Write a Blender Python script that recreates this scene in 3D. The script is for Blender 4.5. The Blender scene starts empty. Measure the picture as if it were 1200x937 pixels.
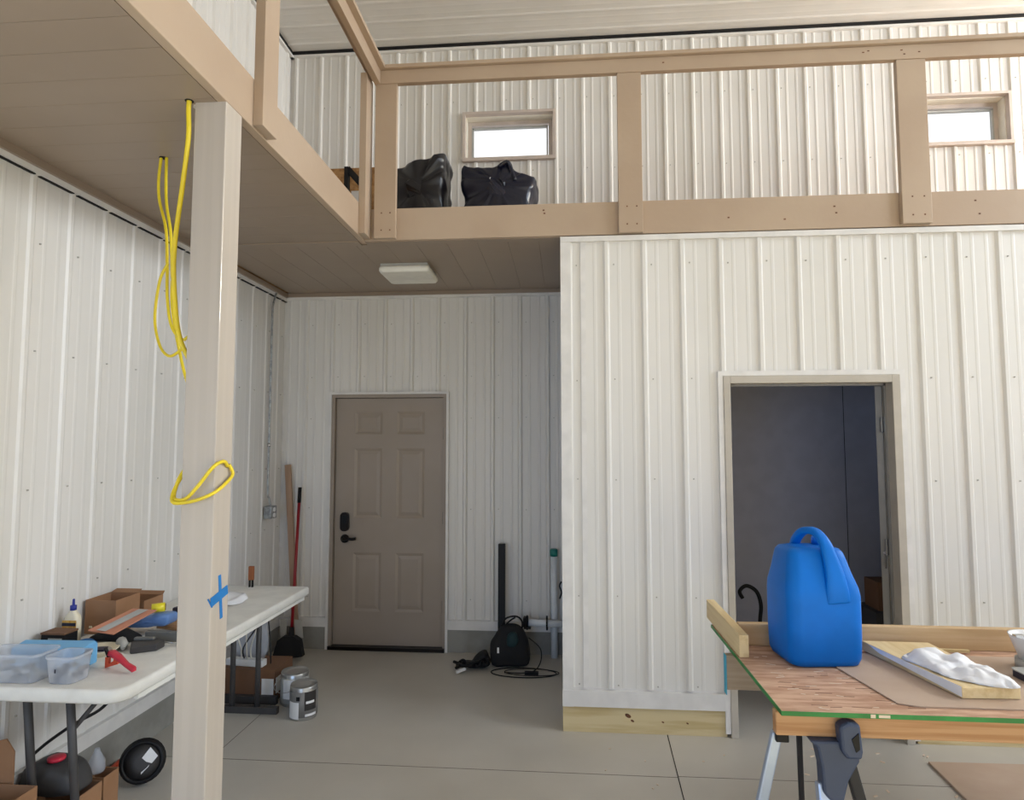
import bpy, bmesh, math, random
from mathutils import Vector, Matrix, noise
random.seed(7)
S = bpy.context.scene
C = S.collection
PI = math.pi
# ---------------------------------------------------------------- camera
cd = bpy.data.cameras.new('camera'); cam = bpy.data.objects.new('camera', cd); C.objects.link(cam)
cd.sensor_width = 36; cd.lens = 746.287/1200*36; cd.clip_start = .05
PITCH, YAW, ROLL = .0694, .0819, -.0006
cy, sy, cp, sp = math.cos(YAW), math.sin(YAW), math.cos(PITCH), math.sin(PITCH)
fw = Vector((-sy*cp, cy*cp, sp)); r0 = Vector((cy, sy, 0)); u0 = r0.cross(fw)
rr = r0*math.cos(ROLL)+u0*math.sin(ROLL); uu = -r0*math.sin(ROLL)+u0*math.cos(ROLL)
M = Matrix((rr, uu, -fw)).transposed().to_4x4(); M.translation = (0, 0, 1.68)
cam.matrix_world = M
S.camera = cam
# ---------------------------------------------------------------- world, lights, exposure
S.view_settings.view_transform = 'Standard'; S.view_settings.look = 'None'
S.view_settings.gamma = 1; S.view_settings.use_curve_mapping = False
S.view_settings.exposure = 0.0
w = bpy.data.worlds.new('world'); S.world = w; w.use_nodes = True
bg = w.node_tree.nodes['Background']; bg.inputs[0].default_value = (.97, .985, 1.0, 1); bg.inputs[1].default_value = 1.2
def area(name, loc, rot, sx, sy_, col, power, spread=PI):
    l = bpy.data.lights.new(name, 'AREA'); l.shape = 'RECTANGLE'; l.size = sx; l.size_y = sy_
    l.color = col; l.energy = power; l.spread = spread
    o = bpy.data.objects.new(name, l); o.location = loc; o.rotation_euler = rot; C.objects.link(o); return o
# added fill lamps at unseen rear-left and right-wall openings, fitted to balance the light
area('rear_left_fill', (-1.5, -1.33, 1.35), (PI/2, 0, 0), 1.5, 2.1, (.20, .50, 1.0), 30)  # added for a blue cast on post and corridor; no door known here
area('side_fill', (6.93, .4, 2.2), (0, PI/2, 0), 2.4, 3.2, (.76, .87, 1.0), 62)  # added lamp to lift the left wall; no window known here
area('loft_fill', (6.93, 4.3, 4.25), (0, PI/2, 0), 1.2, 1.6, (1.0, .98, .90), 262)  # added to light the upper wall while sparing the partition
area('high_side_fill', (6.93, 1.4, 4.3), (0, PI/2, 0), 1.0, 3.2, (.74, .86, 1.0), 186)  # added fill from high on the right, power fitted; opening is invented
sl_ = bpy.data.lights.new('sun', 'SUN'); sl_.energy = 11; sl_.angle = .01; sl_.color = (1.0, .87, .47)
so = bpy.data.objects.new('sun', sl_); so.rotation_euler = Vector((.35, -.62, .75)).to_track_quat('Z', 'Y').to_euler(); C.objects.link(so)

# ---------------------------------------------------------------- materials
def lin(c):
    return tuple(((x/255)/12.92 if x/255 <= .04045 else (((x/255)+.055)/1.055)**2.4) for x in c)+(1,)
MATS = {}
def mat(name, col, rough=.5, metal=0, col2=None, scale=(8, 8, 8), bump=0, bscale=60, detail=4, alpha=1, trans=0, lo=.4, hi=.6, spec=.5, coat=0, ior=None):
    m = bpy.data.materials.new(name); m.use_nodes = True; nt = m.node_tree; b = nt.nodes['Principled BSDF']
    b.inputs['Roughness'].default_value = rough; b.inputs['Metallic'].default_value = metal
    b.inputs['Base Color'].default_value = lin(col); b.inputs['Specular IOR Level'].default_value = spec
    if coat: b.inputs['Coat Weight'].default_value = coat
    if trans: b.inputs['Transmission Weight'].default_value = trans
    if ior: b.inputs['IOR'].default_value = ior
    if alpha < 1: b.inputs['Alpha'].default_value = alpha
    tc = nt.nodes.new('ShaderNodeTexCoord')
    n = nt.nodes.new('ShaderNodeTexNoise'); n.inputs['Scale'].default_value = 1; n.inputs['Detail'].default_value = detail
    mp = nt.nodes.new('ShaderNodeMapping'); mp.inputs['Scale'].default_value = scale
    nt.links.new(tc.outputs['Object'], mp.inputs[0]); nt.links.new(mp.outputs[0], n.inputs['Vector'])
    if col2 is None: col2 = tuple(max(0, x*.96) for x in col)
    cr = nt.nodes.new('ShaderNodeValToRGB'); cr.color_ramp.elements[0].position = lo; cr.color_ramp.elements[1].position = hi
    cr.color_ramp.elements[0].color = lin(col); cr.color_ramp.elements[1].color = lin(col2)
    nt.links.new(n.outputs['Fac'], cr.inputs[0]); nt.links.new(cr.outputs[0], b.inputs['Base Color'])
    if bump:
        n2 = nt.nodes.new('ShaderNodeTexNoise'); n2.inputs['Scale'].default_value = bscale; n2.inputs['Detail'].default_value = 5
        bp = nt.nodes.new('ShaderNodeBump'); bp.inputs['Strength'].default_value = bump; bp.inputs['Distance'].default_value = .004
        nt.links.new(tc.outputs['Object'], n2.inputs['Vector']); nt.links.new(n2.outputs['Fac'], bp.inputs['Height']); nt.links.new(bp.outputs[0], b.inputs['Normal'])
    MATS[name] = m; return m
mat('steel_white', (225, 222, 218), .40, col2=(221, 218, 213), scale=(3, 3, .6), spec=.5)
mat('wall_low_bounce', (150, 140, 126), .8)  # mid grey chosen to weaken bounce from the unseen rear and right walls
mat('steel_trim', (227, 224, 221), .4)
mat('paint_tan', (181, 160, 139), .42, col2=(176, 154, 133), scale=(2, 2, 2), bump=.12, bscale=40)
mat('post_paint', (192, 182, 171), .33, col2=(187, 177, 166), scale=(30, 30, .7), bump=.1, bscale=30, coat=.4)
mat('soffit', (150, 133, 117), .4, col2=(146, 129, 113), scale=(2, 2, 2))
mat('concrete', (192, 187, 178), .38, col2=(178, 173, 164), scale=(1.3, 1.3, 1.3), bump=.08, bscale=90, detail=8, lo=.35, hi=.7)
mat('curb', (150, 148, 142), .8, col2=(136, 134, 128), scale=(6, 6, 6), bump=.3)
mat('joint_dark', (40, 37, 34), .9)
mat('joint_gray', (112, 106, 98), .9)
mat('gap_dark', (22, 20, 20), .9)
mat('room_dark', (182, 182, 196), .6, col2=(176, 176, 190))
mat('pine', (210, 192, 150), .6, col2=(194, 172, 124), scale=(2.2, 30, 30), bump=.1, bscale=50, lo=.45, hi=.65)
mat('pine_y', (222, 200, 156), .6, col2=(206, 180, 132), scale=(30, 2.2, 30), bump=.1, bscale=50, lo=.45, hi=.65)
mat('fir', (188, 146, 104), .6, col2=(168, 122, 80), scale=(2, 45, 60), bump=.1, bscale=50, lo=.42, hi=.6)
mat('fir_pale', (206, 178, 140), .6, col2=(190, 158, 116), scale=(1.6, 20, 26), bump=.1, lo=.42, hi=.65)
mat('fir_gray', (168, 152, 134), .65, col2=(150, 134, 116), scale=(2, 30, 30))
mat('knot', (110, 66, 36), .6, col2=(84, 48, 26), scale=(60, 60, 60))
mat('osb', (204, 168, 142), .75, col2=(172, 132, 106), scale=(7, 42, 40), bump=.9, bscale=34, detail=6, lo=.38, hi=.62)
mat('osb_brown', (176, 134, 84), .75, col2=(140, 100, 58), scale=(22, 22, 22), bump=.4, detail=6)
mat('paper_light', (222, 204, 184), .9)
mat('green_paint', (38, 134, 62), .5, col2=(30, 112, 48))
mat('hardboard', (186, 164, 146), .6, col2=(176, 152, 132), scale=(2, 3, 3), bump=.1)
mat('door_paint', (156, 143, 131), .42, col2=(152, 139, 126), scale=(2, 2, 2))
mat('frame_taupe', (188, 180, 168), .4)
mat('frame_taupe_dark', (136, 134, 132), .4)
mat('window_frame', (204, 190, 180), .45)
mat('window_jamb', (246, 240, 226), .5)
mat('black', (15, 15, 18), .55, spec=.3)
mat('black_soft', (22, 22, 25), .85, bump=.3)
mat('bronze', (32, 26, 22), .35, metal=.6)
mat('chrome', (200, 200, 200), .25, metal=1)
mat('galv', (176, 178, 178), .42, metal=.7, col2=(140, 142, 144), scale=(40, 40, 40))
mat('bag_black', (24, 23, 28), .32, bump=.25, bscale=18)
mat('bag_navy', (22, 24, 42), .30, bump=.25, bscale=18)
mat('blue_plastic', (0, 112, 212), .45, col2=(0, 98, 184), scale=(2, 2, 2), spec=.22)
mat('table_plastic', (232, 231, 226), .5, bump=.15, bscale=160)
mat('table_leg', (72, 70, 70), .5, col2=(64, 62, 62))
mat('yellow_cable', (240, 214, 48), .4)
mat('cable_white', (220, 216, 206), .5)
mat('cable_black', (24, 24, 26), .5)
mat('tape_blue', (28, 118, 190), .7)
mat('tape_cyan', (60, 168, 200), .6)
mat('cardboard', (160, 120, 88), .85, col2=(152, 112, 80), scale=(5, 5, 5))
mat('cardboard_dark', (118, 84, 60), .85)
mat('clear_plastic', (214, 220, 232), .3, alpha=.42)
mat('light_blue', (112, 178, 226), .5)
mat('mid_blue', (52, 118, 186), .7, bump=.4, bscale=40)
mat('bag_blue', (104, 140, 196), .45, bump=.5, bscale=30)
mat('navy', (26, 26, 52), .5)
mat('red', (206, 44, 66), .42)
mat('orange_red', (206, 78, 46), .45)
mat('glue_yellow', (214, 172, 84), .5, col2=(190, 140, 50), scale=(60, 60, 20))
mat('cream', (232, 222, 196), .5)
mat('glue_cap', (40, 50, 140), .4)
mat('yellow', (226, 210, 40), .4)
mat('gray', (110, 110, 108), .6)
mat('gray_light', (176, 176, 172), .5)
mat('gray_dark', (62, 60, 60), .6)
mat('white', (236, 236, 236), .5)
mat('white_cloth', (236, 237, 242), .85, bump=.5, bscale=25)
mat('paper_gray', (172, 168, 160), .7)
mat('salmon', (200, 136, 108), .7)
mat('teal', (14, 118, 110), .45)
mat('teal_dark', (16, 46, 50), .8)
mat('pvc', (226, 230, 234), .35)
mat('broom_red', (150, 22, 34), .4)
mat('broom_brown', (150, 88, 50), .6)
mat('lean_wood', (176, 146, 122), .7, col2=(160, 130, 106), scale=(20, 20, 1))
mat('fixture', (236, 233, 224), .5)
mat('mesh_dark', (40, 44, 48), .8, alpha=.35)
mat('leg_silver', (176, 190, 214), .35, metal=.55)
mat('horse_blue', (54, 66, 92), .5)
mat('horse_black', (30, 30, 36), .5)
mat('can_metal', (186, 186, 184), .3, metal=.8)
mat('can_label', (128, 126, 124), .5)
mat('can_label_dark', (48, 44, 42), .5)
mat('water_glass', (255, 255, 255), .0, trans=1, ior=1.01, col2=(255, 255, 255), spec=0)

# ---------------------------------------------------------------- helpers
def tag(o, label=None, cat=None, group=None, kind=None):
    if label: o['label'] = label
    if cat: o['category'] = cat
    if group: o['group'] = group
    if kind: o['kind'] = kind
    return o
def thing(name, label, cat, loc=(0, 0, 0), rotz=0, group=None):
    o = bpy.data.objects.new(name, None); C.objects.link(o); o.empty_display_size = .05
    o.location = loc; o.rotation_euler = (0, 0, rotz); return tag(o, label, cat, group)
class MB:
    def __init__(s): s.v = []; s.f = []; s.s = []
    def add(s, vs, fs, smooth=False):
        n = len(s.v); s.v += [tuple(v) for v in vs]; s.f += [tuple(n+i for i in f) for f in fs]; s.s += [smooth]*len(fs); return s
    def box(s, x0, x1, y0, y1, z0, z1, rz=0, piv=None, b=0):
        vs = [(x, y, z) for z in (z0, z1) for y in (y0, y1) for x in (x0, x1)]
        if rz:
            px, py = piv or ((x0+x1)/2, (y0+y1)/2); c, sn = math.cos(rz), math.sin(rz)
            vs = [(px+(x-px)*c-(y-py)*sn, py+(x-px)*sn+(y-py)*c, z) for x, y, z in vs]
        return s.add(vs, [(0, 2, 3, 1), (4, 5, 7, 6), (0, 1, 5, 4), (2, 6, 7, 3), (0, 4, 6, 2), (1, 3, 7, 5)])
    def bar(s, a, b, w_, h_, up=(0, 0, 1)):   # rectangular bar from a to b
        a, b = Vector(a), Vector(b); d = (b-a).normalized(); u = Vector(up)
        if abs(d.dot(u)) > .98: u = Vector((0, 1, 0))
        r = d.cross(u).normalized(); u = r.cross(d)
        vs = [p+r*w_/2*i+u*h_/2*j for p in (a, b) for j in (-1, 1) for i in (-1, 1)]
        return s.add(vs, [(0, 1, 3, 2), (4, 6, 7, 5), (0, 4, 5, 1), (2, 3, 7, 6), (0, 2, 6, 4), (1, 5, 7, 3)])
    def tube(s, pts, r, n=10, cap=True, closed=False, flat=1):
        pts = [Vector(p) for p in pts]; k = len(pts); rs = r if isinstance(r, (list, tuple)) else [r]*k
        prev = None; vs = []
        for i, p in enumerate(pts):
            if closed: d = (pts[(i+1) % k]-pts[i-1]).normalized()
            else: d = (pts[min(i+1, k-1)]-pts[max(i-1, 0)]).normalized()
            if prev is None:
                prev = d.orthogonal().normalized()
            prev = (prev-d*prev.dot(d)).normalized(); q = d.cross(prev)
            for j in range(n):
                a = 2*PI*j/n; vs.append(p+prev*math.cos(a)*rs[i]+q*math.sin(a)*rs[i]*flat)
        fs = []
        for i in range(k if closed else k-1):
            for j in range(n):
                a = i*n+j; b = i*n+(j+1) % n; c = ((i+1) % k)*n+(j+1) % n; d = ((i+1) % k)*n+j; fs.append((a, b, c, d))
        s.add(vs, fs, True)
        if cap and not closed:
            m = len(s.v)-len(vs)
            s.f += [tuple(m+j for j in reversed(range(n))), tuple(m+(k-1)*n+j for j in range(n))]; s.s += [False, False]
        return s
    def lathe(s, prof, cx=0, cy=0, cz=0, n=24, smooth=True):   # prof [(r,z)]
        vs = []; fs = []
        for r, z in prof:
            for j in range(n):
                a = 2*PI*j/n; vs.append((cx+r*math.cos(a), cy+r*math.sin(a), cz+z))
        for i in range(len(prof)-1):
            for j in range(n): fs.append((i*n+j, i*n+(j+1) % n, (i+1)*n+(j+1) % n, (i+1)*n+j))
        s.add(vs, fs, smooth); m = len(s.v)-len(vs)
        s.f += [tuple(m+j for j in reversed(range(n))), tuple(m+(len(prof)-1)*n+j for j in range(n))]; s.s += [False, False]; return s
    def prism(s, poly, z0, z1):
        n = len(poly); vs = [(x, y, z0) for x, y in poly]+[(x, y, z1) for x, y in poly]
        return s.add(vs, [tuple(reversed(range(n))), tuple(range(n, 2*n))]+[(i, (i+1) % n, n+(i+1) % n, n+i) for i in range(n)])
    def prism_y(s, poly, y0, y1):   # poly in x,z
        n = len(poly); vs = [(x, y0, z) for x, z in poly]+[(x, y1, z) for x, z in poly]
        return s.add(vs, [tuple(range(n)), tuple(reversed(range(n, 2*n)))]+[(i, n+i, n+(i+1) % n, (i+1) % n) for i in range(n)])
    def prism_x(s, poly, x0, x1):   # poly in y,z
        n = len(poly); vs = [(x0, y, z) for y, z in poly]+[(x1, y, z) for y, z in poly]
        return s.add(vs, [tuple(range(n)), tuple(reversed(range(n, 2*n)))]+[(i, n+i, n+(i+1) % n, (i+1) % n) for i in range(n)])
    def loft(s, rings, smooth=True, cap=True):
        n = len(rings[0]); vs = [p for r in rings for p in r]; fs = []
        for i in range(len(rings)-1):
            for j in range(n): fs.append((i*n+j, i*n+(j+1) % n, (i+1)*n+(j+1) % n, (i+1)*n+j))
        s.add(vs, fs, smooth); m = len(s.v)-len(vs)
        if cap: s.f += [tuple(m+j for j in reversed(range(n))), tuple(m+(len(rings)-1)*n+j for j in range(n))]; s.s += [False, False]
        return s
    def build(s, name, m, parent=None, bevel=0, world=True, fix=True):
        me = bpy.data.meshes.new(name)
        off = Vector((0, 0, 0)); inv = None
        vs = s.v
        if parent is not None and world:   # coordinates given in the world: bring into the frame of the thing
            chain = Matrix.Identity(4); p = parent
            while p is not None:
                chain = Matrix.Translation(p.location) @ p.rotation_euler.to_matrix().to_4x4() @ chain; p = p.parent
            inv = chain.inverted(); vs = [inv @ Vector(v) for v in s.v]
        me.from_pydata(vs, [], s.f)
        if fix:
            bm = bmesh.new(); bm.from_mesh(me); bmesh.ops.recalc_face_normals(bm, faces=bm.faces)
            bm.to_mesh(me); bm.free()
        for p_, sm in zip(me.polygons, s.s): p_.use_smooth = sm
        me.materials.append(MATS[m]); o = bpy.data.objects.new(name, me); C.objects.link(o)
        if parent is not None: o.parent = parent
        if bevel:
            md = o.modifiers.new('bevel', 'BEVEL'); md.width = bevel; md.segments = 2; md.limit_method = 'ANGLE'
        return o
def B(*a, **k): return MB().box(*a, **k)
def single(mb, name, m, label, cat, group=None, bevel=0):
    return tag(mb.build(name, m, bevel=bevel), label, cat, group)
def struct(mb, name, m, label=None, bevel=0):
    return tag(mb.build(name, m, bevel=bevel), label, None, None, 'structure')
def rrect(w_, d_, r, n=5, cx=0, cy=0):
    pts = []
    for qx, qy, a0 in ((1, 1, 0), (-1, 1, PI/2), (-1, -1, PI), (1, -1, 1.5*PI)):
        for k in range(n+1):
            a = a0+PI/2*k/n; pts.append((cx+qx*(w_/2-r)+r*math.cos(a), cy+qy*(d_/2-r)+r*math.sin(a)))
    return pts
def smoothpts(pts, n=6, closed=False):
    P = [Vector(p) for p in pts]; out = []; k = len(P)
    for i in range(k if closed else k-1):
        g = lambda j: P[j % k] if closed else P[max(0, min(k-1, j))]
        p0, p1, p2, p3 = g(i-1), g(i), g(i+1), g(i+2)
        for t in range(n):
            t /= n; out.append(.5*((2*p1)+(p2-p0)*t+(2*p0-5*p1+4*p2-p3)*t*t+(3*p1-p0-3*p2+p3)*t**3))
    if not closed: out.append(P[-1])
    return out
def crumple(outline, y0, y1, amp, seed, nr=9, dense=4, flat_bottom=None, axis='y', crease=0, pw=3.2):
    """soft body: an outline in x,z lofted through its depth with folds"""
    o = smoothpts([(x, 0, z) for x, z in outline], dense, True)
    cx = sum(p.x for p in o)/len(o); cz = sum(p.z for p in o)/len(o); rings = []
    for i in range(nr+1):
        t = -1+2*i/nr; s_ = max(.05, (1-abs(t)**pw))**.5; ring = []
        for p in o:
            x = cx+(p.x-cx)*s_; z = cz+(p.z-cz)*s_; y = (y0+y1)/2+t*(y1-y0)/2
            d = noise.noise_vector(Vector((x*7+seed, y*7, z*7)))*amp + noise.noise_vector(Vector((x*20+seed, y*20, z*20)))*amp*.4
            q = Vector((x, y, z))+d
            if crease:
                v_ = Vector((x*5+seed+z*3, y*4, z*6-x*4)); rg = (1-abs(noise.noise(v_))*3.2)
                q.y += crease*rg*(1 if t > 0 else -1); q += Vector((noise.noise(v_*2.7), 0, noise.noise(v_*2.9+Vector((5, 5, 5)))))*crease*.45
            if flat_bottom is not None and q.z < flat_bottom: q.z = flat_bottom
            ring.append(q)
        rings.append(ring)
    return MB().loft(rings)

# ---------------------------------------------------------------- ribbed sheet steel
RH = .016
def profile(a, b, ph, pitch=.2286, h=RH, minor=.0035):
    pts = []
    k0 = math.floor((a-ph)/pitch)-1; k1 = math.ceil((b-ph)/pitch)+1
    for k in range(k0, k1):
        c = ph+k*pitch
        pts += [(c-.021, 0), (c-.009, h), (c+.009, h), (c+.021, 0)]
        if minor:
            for m_ in (.078, .118, .158):
                if m_ == .118: continue
                pts += [(c+m_-.012, 0), (c+m_-.006, minor), (c+m_+.006, minor), (c+m_+.012, 0)]
    out = []
    for i, (u, d) in enumerate(pts):
        if i and pts[i-1][0] < a < u:
            t = (a-pts[i-1][0])/(u-pts[i-1][0]); out.append((a, pts[i-1][1]+(d-pts[i-1][1])*t))
        if a <= u <= b: out.append((u, d))
        if i < len(pts)-1 and u < b < pts[i+1][0]:
            t = (b-u)/(pts[i+1][0]-u); out.append((b, d+(pts[i+1][1]-d)*t))
    return out
def sheets(parent, a, b, z0, z1, ph, place, m='steel_white', holes=(), h=RH, cover=4, pitch=.2286, minor=.0035):
    """steel panels of four ribs each; place(u, d, z) -> xyz; holes [(u0,u1,z0,z1)]"""
    W_ = pitch*cover; e = [a]; k = math.ceil((a-ph-.03)/W_)
    while ph+.03+k*W_ < b-.01:
        if ph+.03+k*W_ > a+.01: e.append(ph+.03+k*W_)
        k += 1
    e.append(b)
    for i in range(len(e)-1):
        u0_, u1_ = e[i], e[i+1]; mb = MB()
        cuts = sorted({u0_, u1_}|{x for hh in holes for x in hh[:2] if u0_ < x < u1_})
        for p, q in zip(cuts, cuts[1:]):
            zs = [(z0, z1)]
            for hh in holes:
                if hh[0] < (p+q)/2 < hh[1]:
                    zs = [zz for l, t in zs for zz in ((l, min(t, hh[2])), (max(l, hh[3]), t)) if zz[1]-zz[0] > .001]
            pr = profile(p, q, ph, pitch, h, minor)
            for l, t in zs:
                n = len(pr); vs = [place(u, d, l) for u, d in pr]+[place(u, d, t) for u, d in pr]
                mb.add(vs, [(j, j+1, n+j+1, n+j) for j in range(n-1)])
        mb.build('panel', m, parent, fix=False)
def screws(parent, us, zs, place, skip=()):
    mb = MB()
    for z in zs:
        for u in us:
            if any(h_[0] < u < h_[1] and h_[2] < z < h_[3] for h_ in skip): continue
            x, y, zz = place(u, .003, z+random.uniform(-.004, .004)); r = .0035
            mb.box(x-r, x+r, y-r, y+r, zz-r, zz+r)
    o = mb.build('screw_heads', 'paper_gray', parent); o['kind'] = 'stuff'; return o
def wall_holed(mb, a, b, z0, z1, holes, bx):   # bx(u0,u1,z0,z1)
    cuts = sorted({a, b}|{x for hh in holes for x in hh[:2]})
    for p, q in zip(cuts, cuts[1:]):
        zs = [(z0, z1)]
        for hh in holes:
            if hh[0] < (p+q)/2 < hh[1]:
                zs = [zz for l, t in zs for zz in ((l, min(t, hh[2])), (max(l, hh[3]), t)) if zz[1]-zz[0] > .001]
        for l, t in zs: bx(mb, p, q, l, t)

XL, XR, YB, YF, D1, ZC, ZM = -2.395, 7.0, 5.25, -1.4, 3.89, 5.14, 2.966
# floor with saw-cut joints
fl = struct(B(XL-.2, XR+.2, YF-12.0, YB+.2, -.15, 0), 'floor', 'concrete')
j = MB()
for a, b in (((.585, D1), (.50, 2.0)), ((-2.3, 3.40), (.56, 3.40)), ((.56, 3.41), (6.8, 3.45)), ((.585, 2.0), (.46, -1.3)), ((-1.90, 4.4), (-1.90, 3.42))):
    MB().bar((a[0], a[1], .0006), (b[0], b[1], .0006), .005 if a[0] == .585 else .003, .001).build('saw_cut_joint', 'joint_dark' if a[0] == .585 else 'joint_gray', fl)
# back wall ------------------------------------------------------
W1 = (-.84, -.07, 4.105, 4.505); W2 = (2.80, 3.57, 4.09, 4.49)
DR = (-1.955, -.975, -.01, 2.10)
wb = MB(); wall_holed(wb, XL-.15, XR+.1, -.1, 5.3, [W1, W2, DR], lambda m, p, q, l, t: m.box(p, q, YB, YB+.15, l, t))
wb = struct(wb, 'wall_back', 'steel_trim')
pb = lambda u, d, z: (u, YB-.001-d, z)
sheets(wb, XL+.02, XR, 3.0, 5.085, -2.1142, pb, holes=[W1, W2])
sheets(wb, XL+.02, 0.0, .25, 2.93, -1.964, pb, h=.021, minor=.0045, holes=[(-1.955, -.975, 0, 2.10)])
B(XL, XR, YB-.03, YB, 5.085, 5.105).build('top_trim', 'steel_trim', wb)
B(XL, XR, YB-.028, YB-.002, 5.105, 5.14).build('shadow_gap', 'gap_dark', wb)
B(XL, 0, YB-.03, YB, 2.915, 2.937).build('head_trim', 'steel_trim', wb)
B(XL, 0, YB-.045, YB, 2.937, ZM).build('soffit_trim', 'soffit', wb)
B(XL, -1.975, YB-.03, YB, .18, .255).build('bottom_trim', 'steel_trim', wb)
B(-.955, 0, YB-.03, YB, .18, .255).build('bottom_trim', 'steel_trim', wb)
B(XL, -1.975, YB-.022, YB, 0, .18).build('concrete_curb', 'curb', wb)
B(-.955, 0, YB-.022, YB, 0, .18).build('concrete_curb', 'curb', wb)
screws(wb, [-1.964+.2286*k+.05 for k in range(-1, 9)], [.42, 1.15, 1.9, 2.25, 2.7], pb, [(-2, -.95, 0, 2.12)])
screws(wb, [-2.1142+.2286*k+.035 for k in range(0, 38)], [3.45, 4.0, 4.62], pb, [(-.9, 0, 4.05, 4.55), (2.75, 3.6, 4.0, 4.55)])
# left wall ------------------------------------------------------
wl = struct(B(XL-.15, XL, YF, YB+.15, -.1, 5.3), 'wall_left', 'steel_trim')
pl = lambda u, d, z: (XL+.001+d, u, z)
sheets(wl, YF, YB-.02, .25, 2.905, 2.40, pl, h=.0065, minor=.0010)
sheets(wl, YF, YB-.02, 3.0, 5.085, 2.42, pl)
B(XL, XL+.03, YF, YB, 5.085, 5.105).build('top_trim', 'steel_trim', wl)
B(XL, XL+.028, YF, YB-.03, 5.105, 5.14).build('shadow_gap', 'gap_dark', wl)
B(XL, XL+.028, YF, YB-.03, 2.905, 2.93).build('head_trim', 'steel_trim', wl)
B(XL, XL+.045, YF, YB-.045, 2.93, ZM).build('soffit_trim', 'soffit', wl)
B(XL, XL+.028, YF, YB-.03, .18, .255).build('bottom_trim', 'steel_trim', wl)
B(XL, XL+.02, YF, YB-.022, 0, .18).build('concrete_curb', 'curb', wl)
g_ = MB()
for k in range(-20, 14): g_.box(XL+.001, XL+.018, 2.42+.2286*k, 2.62+.2286*k, 2.900, 2.9045)
g_.build('panel_top_gap', 'gap_dark', wl)
screws(wl, [2.40+.2286*k+.05 for k in range(-8, 13)], [.5, 1.0, 1.48, 2.1, 2.6], pl)
# ceiling --------------------------------------------------------
ce = struct(B(XL-.15, XR+.15, YF-.1, YB+.15, ZC, ZC+.1), 'ceiling', 'steel_trim')
sheets(ce, YF, YB, XL, XR, .1, lambda u, d, z: (z, u, ZC-.001-d), h=.006, cover=4, minor=.0008)
# partition ------------------------------------------------------
OD = (.985, 1.905, -.01, 2.04)     # clear opening
wp = MB(); wall_holed(wp, 0, XR, 0, 2.96, [(.94, 1.955, -.01, 2.085)], lambda m, p, q, l, t: m.box(p, q, D1, D1+.12, max(l, .145), t))
wp.box(0, .10, D1+.12, YB, 0, 2.96)
wp = struct(wp, 'wall_partition', 'steel_trim')
pp = lambda u, d, z: (u, D1-.001-d, z)
sheets(wp, .02, XR, .25, 2.925, .263, pp, holes=[(.915, 1.98, 0, 2.115)], h=.015, minor=.0014)
B(-.018, .045, D1-.022, D1+.12, .145, 2.955).build('corner_trim', 'steel_trim', wp)
B(.105, .135, D1-.012, D1, .25, 2.925).build('corner_lap', 'steel_trim', wp)
B(-.018, XR, D1-.026, D1, 2.925, 2.957).build('head_trim', 'steel_trim', wp)
for a, b in ((-.02, .915), (1.98, XR)):
    B(a, b, D1-.026, D1, .148, .240).build('bottom_trim', 'steel_trim', wp)
sk = B(-.018, .925, D1-.012, D1+.12, 0, .148).build('base_plank', 'pine', wp)
k_ = MB()
for x, z, r in ((.36, .10, .012), (.385, .072, .007), (.56, .07, .005), (.70, .068, .005)): k_.add([(x+r*math.cos(t*PI/4)*1.5, D1-.0128, z+r*math.sin(t*PI/4)-.5*r*math.cos(t*PI/4)) for t in range(8)], [tuple(range(8))])
k_.build('knot', 'knot', sk)
B(1.97, XR, D1-.012, D1+.12, 0, .148).build('base_plank', 'pine', wp)
screws(wp, [.263+.2286*k+.045 for k in range(-1, 28)], [.27, .78, 1.47, 2.07, 2.78], pp, [(.88, 2.0, 0, 2.13)])
# partition doorway casing
t = tag(bpy.data.objects.new('trim_1', None), 'taupe steel frame around the open doorway in the white partition', None, None, 'structure'); C.objects.link(t); t.location = (1.45, D1, 0)
J = .14
for a, b in ((.945, .985), (1.905, 1.95)):
    MB().box(a, b, D1-.03, D1+J, 0, 2.085).build('jamb', 'frame_taupe', t, bevel=.003)
MB().box(.985, 1.905, D1-.03, D1+J, 2.04, 2.085).build('head_jamb', 'frame_taupe', t, bevel=.003)
MB().box(.985, .997, D1+.05, D1+.065, 0, 2.04).box(1.893, 1.905, D1+.05, D1+.065, 0, 2.04).box(.985, 1.905, D1+.05, D1+.065, 2.028, 2.04).build('door_stop', 'frame_taupe_dark', t)
MB().box(.915, .944, D1-.024, D1, .02, 2.115).build('white_casing', 'steel_trim', t)
MB().box(1.951, 1.98, D1-.024, D1, .02, 2.115).build('white_casing', 'steel_trim', t)
MB().box(.944, 1.951, D1-.024, D1, 2.086, 2.115).build('white_casing', 'steel_trim', t)
# inner door, swung inwards on its right-hand hinges
d2 = tag(bpy.data.objects.new('door_2', None), None, None, None, 'structure'); C.objects.link(d2); d2.location = (1.90, D1+.09, 0)
MB().box(1.862, 1.900, D1+.09, D1+.98, .01, 2.03, rz=-.62, piv=(1.90, D1+.09)).build('door_slab', 'frame_taupe_dark', d2, bevel=.002)
for z in (1.75, 1.03, .25):
    B(1.880, 1.903, D1+.072, D1+.088, z, z+.09).build('hinge', 'chrome', d2)
B(1.874, 1.888, D1+.0885, D1+.0898, .95, 1.05).build('latch_plate', 'chrome', d2)
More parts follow.
